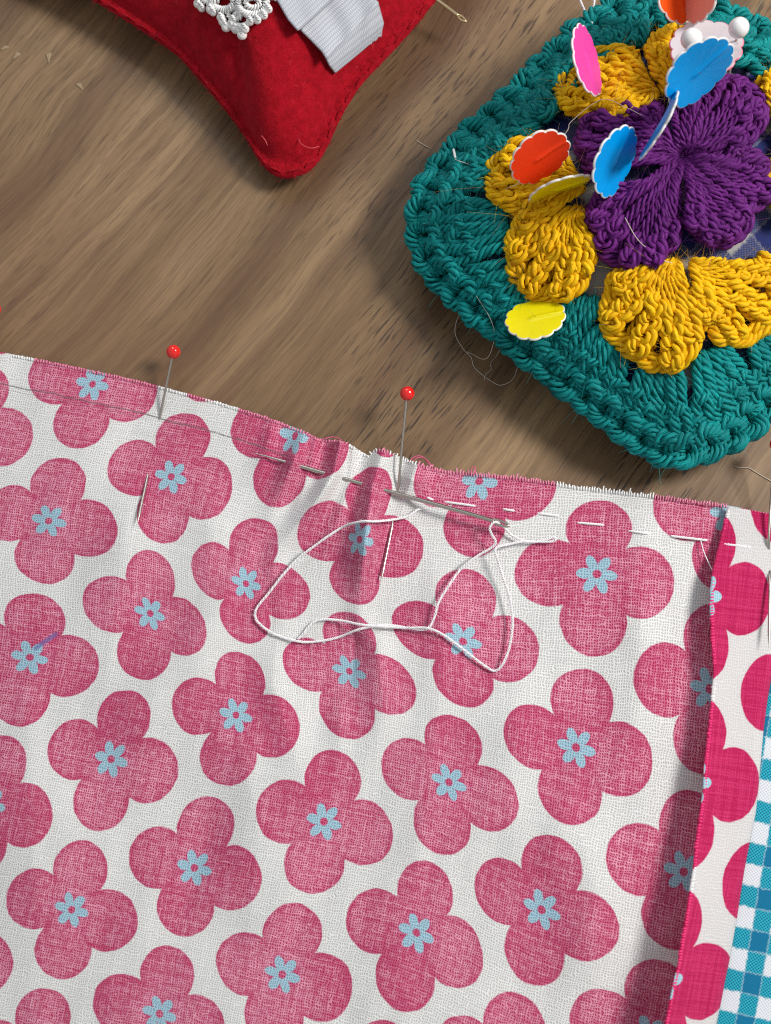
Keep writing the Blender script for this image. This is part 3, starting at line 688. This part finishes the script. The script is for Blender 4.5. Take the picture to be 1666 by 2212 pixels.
YC=[((1462,562),[(1345,585),(1312,650),(1318,722),(1380,772),(1440,800),(1490,762),(1512,690)],8),
 ((1492,565),[(1535,650),(1548,728),(1610,732),(1668,700),(1690,620),(1650,560)],7),
 ((1258,452),[(1150,452),(1112,510),(1110,580),(1135,630),(1190,648),(1245,625),(1268,550)],8),
 ((1262,408),[(1205,305),(1120,310),(1062,365),(1064,415),(1120,452),(1180,462)],7),
 ((1422,210),[(1375,120),(1280,120),(1215,172),(1212,212),(1262,242),(1340,240)],7),
 ((1440,205),[(1402,118),(1440,75),(1510,62),(1565,90)],6),
 ((1665,235),[(1640,190),(1720,150),(1790,200),(1790,280),(1720,300)],6),
 ((1650,370),[(1690,310),(1780,330),(1810,420),(1760,480),(1680,430)],6)]
for I,arc,n in YC: fan_cluster('mustard_petal',YEL,I,arc,max(4,n//2+1),.128,.36,.52,5,900,3.0)
PC=[((1462,345),[(1430,235),(1350,232),(1270,262),(1248,310),(1290,380)],7),
 ((1478,322),[(1462,212),(1540,172),(1620,190),(1650,250),(1600,310)],7),
 ((1492,345),[(1590,325),(1655,360),(1668,420),(1600,450)],6),
 ((1482,360),[(1620,455),(1600,505),(1540,522),(1490,470)],6),
 ((1462,365),[(1458,500),(1410,570),(1360,578),(1290,530),(1278,460),(1320,410)],8)]
for I,arc,n in PC: fan_cluster('purple_petal',PUR,I,arc,max(4,n-2),.115,.46,.80,5,1200,6.0)
mb=MB(); g_=[]
for k in range(9):
    a=k/9*6.28; g_.append(yarn(mb,[D(1472+10*math.cos(a),340+9*math.sin(a),-.05),D(1472+35*math.cos(a+.3),340+32*math.sin(a+.3),.20),D(1472+75*math.cos(a+.38),340+68*math.sin(a+.38),.30),D(1472+125*math.cos(a+.33),340+112*math.sin(a+.33),.28)],.10,4,.45,.05))
mb.build('flower_centre',PUR,cush)
# ---- flat headed flower pins
VIEW=lambda p:(CAM-p)/np.linalg.norm(CAM-p)
def flat_pin(c,z,maj,ratio,sgn,face,label,shaft,lobes=13,back=PLW,thick=.045,dome_=.0):
    """c centre, maj = vector from centre to one end of the long axis (measured on the photograph)"""
    p=D(c[0],c[1],z); s=float(np.dot(CAM-p,BACK))*KPX; vd=VIEW(p)
    mv=np.array([maj[0],-maj[1]*UPV[1],-maj[1]*UPV[2]]); R=np.linalg.norm(maj)*s; mv=mv/np.linalg.norm(mv); mv-=vd*np.dot(mv,vd); mv/=np.linalg.norm(mv)
    nv=np.cross(vd,mv); nrm=ratio*vd+sgn*math.sqrt(1-ratio*ratio)*nv; sec=np.cross(nrm,mv)
    e=empty('flower_pin',p,label,'pin','flat flower headed pins in the crochet pincushion')
    n=lobes*10; a=np.arange(n)/n*2*PI; rr=R*(.915+.085*np.abs(np.sin(a*lobes/2))**.6)
    def ringv(f,h,sp=0.0):
        cx=np.cos(a)*f; sy=np.sin(a)*f
        hh=h+.10*R*cx*cx+.02*R*np.sin(3*cx+c[0])+sp*np.exp(-(sy/.07)**2)*np.clip((cx+.25)*6,0,1)
        return p+(cx*rr)[:,None]*mv+(sy*rr)[:,None]*sec+nrm*hh[:,None]
    mb=MB(); t=thick; rows=[ringv(f,t*.5+.015*(1-f**4),.035*(1-f**6)) for f in (.02,.1,.18,.27,.36,.46,.57,.68,.79,.89,.972)]
    mb.add(np.array(rows),grid_faces(len(rows),n,True)[:, ::-1],mi=0)
    rows=[ringv(.972,t*.5+.002),ringv(1,t*.30),ringv(1.01,0),ringv(1.0,-t*.4),ringv(.96,-t*.5),ringv(.02,-t*.5)]
    mb.add(np.array(rows),grid_faces(6,n,True)[:, ::-1],mi=1)
    # raised spine where the shank is set in
    sp=[p+mv*R*.1*k*sgn_+nrm*(t*.5+.012) for k,sgn_ in ((-1,1),(2,1),(5,1))]
    mb2=MB(); tube(mb2,sp,lambda u:.020*np.sin(PI*np.clip(u,.03,.97))**.5,.03,6); 
    mb.build('head',[face,back],e)
    m3=MB(); end=D(shaft[0],shaft[1],-.3); tube(m3,[p-nrm*.0+ (end-p)*.05,(p+end)/2,end],.024,.08,8); m3.build('shaft',STEEL,e)
RED=plastic('red_plastic',(.93,.05,.006)); BLU=plastic('blue_plastic',(.0,.34,.82)); YLP=plastic('yellow_plastic',(.90,.78,.004)); PNK=plastic('hot_pink_plastic',(.88,.07,.42)); ORG=plastic('orange_plastic',(.93,.10,.008)); SAL=plastic('salmon_plastic',(.85,.30,.22),.12); RIM=plastic('pale_pink_plastic',(.70,.65,.68)); PRIM=plastic('rose_edge_plastic',(.85,.25,.35))
flat_pin((1265,132),1.2,(20,75),.32,1,PNK,'hot pink flower headed pin seen nearly edge on over the mustard petal',(1300,230))
flat_pin((1165,338),1.0,(58,-40),.68,-1,RED,'bright red flower headed pin above the mustard petal at the left corner',(1215,410))
flat_pin((1207,402),.8,(66,-25),.20,-1,YLP,'yellow flower headed pin seen nearly edge on below the red flower head',(1270,400))
flat_pin((1326,348),1.0,(26,-74),.50,-1,BLU,'small blue flower headed pin in front of the left purple petal',(1345,430))
flat_pin((1507,153),1.7,(59,-62),.60,-1,BLU,'large bright blue flower headed pin overlapping the white flower head',(1440,250))
flat_pin((1429,275),1.3,(39,-70),.07,1,BLU,'thin blue flower headed pin seen edge on over the purple flower',(1372,372))
flat_pin((1157,690),.60,(65,-12),.66,1,YLP,'yellow flower headed pin lying on the teal border below the mustard petal',(1235,640))
flat_pin((1525,105),1.0,(78,5),.74,1,RIM,'pale flower headed pin with a pink scalloped rim behind the white beads',(1500,215),back=PRIM)
flat_pin((1460,-24),1.4,(16,74),.56,1,ORG,'orange red flower headed pin cut off by the top border of the photo',(1470,120))
flat_pin((1518,-28),1.6,(10,-75),.50,1,SAL,'glossy salmon flower headed pin leaning against the orange one at the top',(1480,120))
def bead_pin(c,z,r,shaft,label):
    hp=D(c[0],c[1],z); e=empty('bead_pin',hp,label,'pin','white bead pins in the crochet pincushion')
    m1=MB(); sphere(m1,hp,r); m1.build('head',WHITEBALL,e)
    m2=MB(); tube(m2,[hp,D(shaft[0],shaft[1],-.3)],.026,.1,8); m2.build('shaft',STEEL,e)
bead_pin((1494,84),1.9,.205,(1492,190),'white bead pin in front of the pale flower head, left of its twin')
bead_pin((1596,60),1.7,.20,(1575,170),'white bead pin at the right rim of the pale flower head')
# ------------------------------------------------------------------ red felt cushion
def felt_mat():
    m,nt,b=material('red_felt'); g=nt.node('ShaderNodeNewGeometry').outputs['Position']
    a=nt.noise(g,5.0,4.0,.65); f=nt.noise(g,26.0,3.0,.7); st=nt.noise(nt.vm('MULTIPLY',g,(3,1,1)),6.0,3.0,.6,1.5)
    c=nt.mix(nt.ramp(a,.3,.7),(.25,.002,.007),(.36,.004,.012)); c=nt.mix(nt.ramp(f,.50,.75,0,.35),c,(.50,.015,.03))
    c=nt.mix(nt.ramp(st,.62,.78,0,.45),c,(.66,.07,.10))
    nt.put(b.inputs['Base Color'],c); b.inputs['Roughness'].default_value=.95; b.inputs['Specular IOR Level'].default_value=.1
    b.inputs['Sheen Weight'].default_value=.25; b.inputs['Sheen Tint'].default_value=(.9,.15,.2,1); b.inputs['Sheen Roughness'].default_value=.5
    nt.put(b.inputs['Normal'],nt.bump(nt.m('ADD',a,nt.m('MULTIPLY',f,.6)),.6,.05)); return m
FELT=felt_mat()
OUT=np.array([(-170,-200),(60,-72),(204,0),(297,59),(383,117),(433,173),(489,235),(532,291),(557,337),(588,366),(618,373),(674,353),(705,309),(736,244),(779,179),(841,118),(897,59),(928,19),(965,-25),(1040,-120),(1120,-250),(1080,-330),(900,-500),(720,-700),(600,-820),(520,-820),(350,-650),(100,-430),(-120,-270)],float)
oo=even(OUT,260); k_=np.array([1,2,3,2,1])/9.; oo=np.stack([np.convolve(np.concatenate([oo[-2:,i],oo[:,i],oo[:2,i]]),k_,'valid') for i in (0,1)],-1)
RC=P(500,-215,0); RIMZ=.85
base=P(oo[:,0],oo[:,1],RIMZ)
fel=empty('felt_cushion',(RC[0],RC[1],0),'stuffed red felt cushion with lace and a pale ribbon on top','pincushion')
cen=base.mean(0); nb=len(base)
def felt_z(xy,f):
    z=RIMZ+2.0*(1-np.clip((f-.0)/.955,0,1)**2.2)**.75
    return z
rowsT=[];fs_=np.concatenate([np.linspace(.02,.90,50),[.92,.94,.952,.965,.985,1.0]])
angs=np.arctan2(base[:,1]-cen[1],base[:,0]-cen[0]); tipi=int(np.argmin(np.hypot(oo[:,0]-618,oo[:,1]-373)))
for f in fs_:
    q=cen+(base-cen)*f
    z=felt_z(q,np.full(nb,f)) if f<.955 else np.full(nb,RIMZ+ (.05 if f<.99 else 0))
    # dents running in from the corner and puckers along the seam
    idx=np.arange(nb)
    z=z+ .10*np.sin(idx*2*PI/26+1.0)*np.clip(f-.55,0,1)*np.clip(1-f,0,1)*4
    dd=np.abs(idx-tipi-(-9)); z=z-.20*np.exp(-(dd/4.0)**2)*np.exp(-((f-.80)/.10)**2)
    dd=np.abs(idx-tipi-7); z=z-.16*np.exp(-(dd/4.0)**2)*np.exp(-((f-.84)/.08)**2)
    z=z-.35*np.exp(-(np.abs(idx-tipi)/16.0)**2)*f**6
    rowsT.append(np.stack([q[:,0],q[:,1],z],-1))
edge_wave=.02*np.sin(np.arange(nb)*1.9)
rowsT[-1][:,2]+=edge_wave
for f,dz in ((.99,-.14),(.95,-.22),(.80,-.55),(.55,-.78),(.05,-.83)):
    q=cen+(base-cen)*f; drop=.35*np.exp(-(np.abs(np.arange(nb)-tipi)/16.0)**2)*f**6
    rowsT.append(np.stack([q[:,0],q[:,1],np.maximum(RIMZ+dz-drop,.012)],-1))
RT=np.array(rowsT); mb=MB(); mb.add(RT,grid_faces(len(rowsT),nb,True))
ptsf=RT[10:55].reshape(-1,3); fuzz(mb,ptsf,2600,.10,.0035,1.0,.9); fuzz(mb,RT[52:57].reshape(-1,3),2200,.14,.004,.6,.9)
mb.build('felt_cover',FELT,fel)
# seam stitching set in from the edge
SEAM,_,_=simple('pale_red_thread',(.55,.06,.07),.7)
mb=MB(); ring=RT[54]
for i in range(0,nb,3):
    a=ring[i]; b=ring[(i+2)%nb]; up=np.array([0,0,.03]); tube(mb,[a-up*.2,(a+b)/2+up,b-up*.2],.022,.05,5)
mb.build('seam_stitching',FELT,fel)
mb=MB(); tube(mb,[P(*q) for q in ((645,300,.95),(652,312,1.0),(672,320,1.0),(690,316,.95))],.010,.04,5); mb.build('loose_seam_thread',SEAM,fel); mb=MB(); tube(mb,[P(*q) for q in ((565,293,1.02),(573,303,1.05),(578,314,1.0))],.012,.04,5)
mb.build('loose_seam_thread',SEAM,fel)
# height of the felt top for things sewn on it
from mathutils.bvhtree import BVHTree
from mathutils import Vector
_v=RT.reshape(-1,3); bvh=BVHTree.FromPolygons([Vector(x) for x in _v],[tuple(x) for x in grid_faces(len(rowsT),nb,True)])
def on_felt(px,py,dz):
    d=ray(px,py); d=d/np.linalg.norm(d); h=bvh.ray_cast(Vector(CAM),Vector(d))
    z=(h[0].z if h[0] is not None else RIMZ)
    return P(px,py,z+dz)
# lace
LACE,nt_,b_=simple('white_lace_cotton',(.80,.79,.78),.55,0,.3,0,.2)
mb=MB()
def rope(pts,r,pl=3): yarn(mb,[on_felt(x,y,.10+h) for x,y,h in pts],r,pl,.18,.03,6,False)
def loop(cx,cy,rx,ry,r,h=0.0,n=14): rope([(cx+rx*math.cos(t),cy+ry*math.sin(t),h) for t in np.linspace(0,2*PI,n)],r)
for args in ((546,8,30,24,.085),(546,6,15,11,.07),(483,4,24,18,.09),(522,42,17,15,.07),(508,30,14,12,.06),(455,-6,16,12,.08),(600,-30,28,24,.09),(530,-40,26,24,.09),(470,-46,26,22,.09)): loop(*args)
for x,y,rr in ((428,8,10),(436,17,9),(456,20,11),(461,26,9),(478,38,10),(482,47,10),(489,58,11),(500,55,10),(510,62,11),(520,66,11),(523,75,11),(529,62,10),(505,44,9),(541,46,9),(556,43,9),(570,33,9),(580,20,9)):
    c=on_felt(x,y,.12); sphere(mb,c,rr*pxcm(x,y,2.0),14,9)
    yarn(mb,[c+np.array([-.05,.06,.06]),c+np.array([0,0,.11]),c+np.array([.06,-.06,.05])],.045,3,.15,.03,5)
mb.build('lace_trim',LACE,fel)
# pleated ribbon
RIB,nt_,b_=material('pale_grosgrain_ribbon'); uv=nt_.uv('pat'); s_=nt_.sep(uv)
wv=nt_.m('MULTIPLY',nt_.m('ABSOLUTE',nt_.m('SINE',nt_.m('MULTIPLY',s_[0],PI*22))),nt_.m('ABSOLUTE',nt_.m('SINE',nt_.m('MULTIPLY',s_[1],PI*11))))
nt_.put(b_.inputs['Base Color'],nt_.mix(wv,(.33,.34,.38),(.48,.49,.53))); b_.inputs['Roughness'].default_value=.45; b_.inputs['Sheen Weight'].default_value=.2
nt_.put(b_.inputs['Normal'],nt_.bump(wv,.35,.02))
mb=MB(); wd=np.array([108.,-101.]); 
secs=[((540,-62),(690,-168)),((598,0),(715,-100)),((622,42),(740,-68)),((643,66),(757,-38)),((648,64),(760,-38)),((672,88),(790,-22)),((695,112),(812,0)),((705,128),(818,6)),((700,118),(816,2)),((712,142),(829,50)),((724,158),(826,74))]
hts=[.10,.12,.22,.32,.12,.18,.28,.34,.12,.13,.10]
grd=[]; uvs=[]
L_=0
for i,((x0,y0),(x1,y1)) in enumerate(secs):
    row=[]; 
    if i: L_+=math.hypot(x0-secs[i-1][0][0],y0-secs[i-1][0][1])/100
    for k in range(26):
        t=k/25; wob=random.uniform(-4,4)*(max(0,t-.6)*2 if i==len(secs)-1 else .1)
        row.append(on_felt(x0+(x1-x0)*t+wob,y0+(y1-y0)*t+wob*.6,hts[i]+.02*math.sin(k*.6+i))); uvs.append((t*1.6,L_))
    grd.append(row)
# denser rows
grd=np.array(grd); uvs=np.array(uvs).reshape(len(secs),26,2); gi=np.linspace(0,len(secs)-1,61); i0=np.minimum(gi.astype(int),len(secs)-2); fr_=(gi-i0)[:,None,None]
mb.add(grd[i0]*(1-fr_)+grd[i0+1]*fr_,grid_faces(61,26),(uvs[i0]*(1-fr_)+uvs[i0+1]*fr_))
rb=mb.build('ribbon',RIB,fel); md=rb.modifiers.new('thickness','SOLIDIFY'); md.thickness=.03; md.offset=0
# ------------------------------------------------------------------ loose bits
FIB,_,_=simple('pale_fibre',(.60,.52,.44),.7)
def strand(name,pts,r,mat,label,cat='thread',pl=0):
    mb=MB(); q=[p if len(p)==0 else p for p in pts]
    if pl: yarn(mb,q,r,pl,.18,.03,5,False)
    else: tube(mb,q,r,.03,5)
    o=mb.build(name,mat); setp(o,label,cat); return o
strand('loose_thread',[P(*q) for q in ((1010,650,.35),(988,690,.2),(984,722,.06),(1000,752,.03),(1018,772,.02),(1024,792,.02),(1045,812,.02),(1064,825,.03),(1080,832,.02),(1100,826,.03),(1112,812,.02),(1118,795,.08),(1126,790,.2))],.008,FIB,'thin curly pale thread on the wood beside the teal border')
strand('loose_thread',[P(*q) for q in ((1046,822,.02),(1050,808,.06),(1062,798,.03),(1060,785,.02),(1072,770,.02),(1080,755,.15))],.006,FIB,'short kinked pale fibre touching the curly thread on the wood')
strand('loose_thread',[D(1246,-20,.35),D(1256,8,.30),D(1275,47,.12),D(1279,46,.12),D(1283,10,.28),D(1286,-22,.35)],.030,THREAD,'white thread bent in a V over the top of the teal border',pl=3)
strand('loose_thread',[D(980,323,.16),D(985,345,.20),D(994,360,.2),D(1000,379,.16)],.028,THREAD,'short white thread end lying on the left teal border')
strand('loose_thread',[P(900,304,.02),P(925,318,.02),P(950,330,.05),D(985,345,.28),D(1005,352,.24),D(1035,362,.24)],.008,FIB,'fine pale fibre reaching from the wood onto the left teal border')
strand('loose_thread',[P(1588,1008,.02),P(1600,1010,.02),P(1618,1011,.02),P(1630,1018,.02),P(1650,1030,.02),P(1668,1040,.02)],.008,FIB,'fine pale fibre on the wood right of the lower pincushion corner')
strand('loose_thread',[D(1092,408,.36),D(1130,388,.5),D(1220,290,.5),D(1235,262,.42),D(1300,215,.5),D(1352,232,.55),D(1392,252,.5)],.007,FIB,'long fine fibre crossing from mustard to purple petals')
strand('loose_thread',[D(1030,640,.3),D(1060,690,.25),D(1068,730,.22),D(1050,775,-.1),P(1010,760,.05)],.006,FIB,'fine fibre trailing over the lower left teal border edge')
strand('loose_thread',[D(1350,470,.5),D(1380,520,.5),D(1430,560,.45),D(1452,568,.4)],.008,FIB,'pale fibre lying over the lower purple petal')
LINT,_,_=simple('cream_lint',(.29,.21,.125),.8)
for (x,y,a,r,lab) in ((10,103,.4,7,'tiny cream speck nearest the left border on the wood'),(36,119,.9,8,'cream speck on the wood, second from the left border'),(105,122,1.6,9,'cream speck on the wood below left of the red cushion'),(172,185,-.8,8,'lowest cream speck on the wood, towards the red cushion')):
    mb=MB(); c=P(x,y,.012); ang=np.arange(14)/14*2*PI; s=pxcm(x,y)*r; rr=s*(1+.3*np.sin(ang*3+x))
    ex=np.array([math.cos(a),math.sin(a),0]); ey=np.array([-math.sin(a),math.cos(a),0])
    def rg(f,h): return c+(np.cos(ang)*rr*1.25*f)[:,None]*ex+(np.sin(ang)*rr*.6*f)[:,None]*ey+np.array([0,0,h])
    mb.add(np.array([rg(1,-.008),rg(.9,.006),rg(.5,.010),rg(.03,.011)]),grid_faces(4,14,True)); o=mb.build('lint_speck',LINT); setp(o,lab,'speck','cream specks on the wooden table')
# ------------------------------------------------------------------ light
w=bpy.data.worlds.new('World'); scene.world=w; w.use_nodes=True
bg=w.node_tree.nodes['Background']; bg.inputs[0].default_value=(.93,.97,1.0,1); bg.inputs[1].default_value=.33
def area(name,loc,target,size,power,col,sy=None):
    l=bpy.data.lights.new(name,'AREA'); l.energy=power; l.color=col; l.size=size
    if sy: l.shape='RECTANGLE'; l.size_y=sy
    o=bpy.data.objects.new(name,l); COL.objects.link(o); o.location=loc
    o.rotation_euler=(Vector(target)-Vector(loc)).to_track_quat('-Z','Y').to_euler(); return o
area('ceiling_lamp',(46,14,50),(0,0,0),18,38000,(1.0,.985,.95))
area('window_light',(-12,60,55),(0,2,0),30,9000,(.86,.93,1.0))
vs=scene.view_settings; vs.view_transform='Standard'; vs.look='None'; vs.gamma=1; vs.exposure=.40
try: vs.use_curve_mapping=False
except Exception: pass
scene.cycles.max_bounces=6; scene.cycles.use_denoising=False; scene.cycles.filter_width=1.1
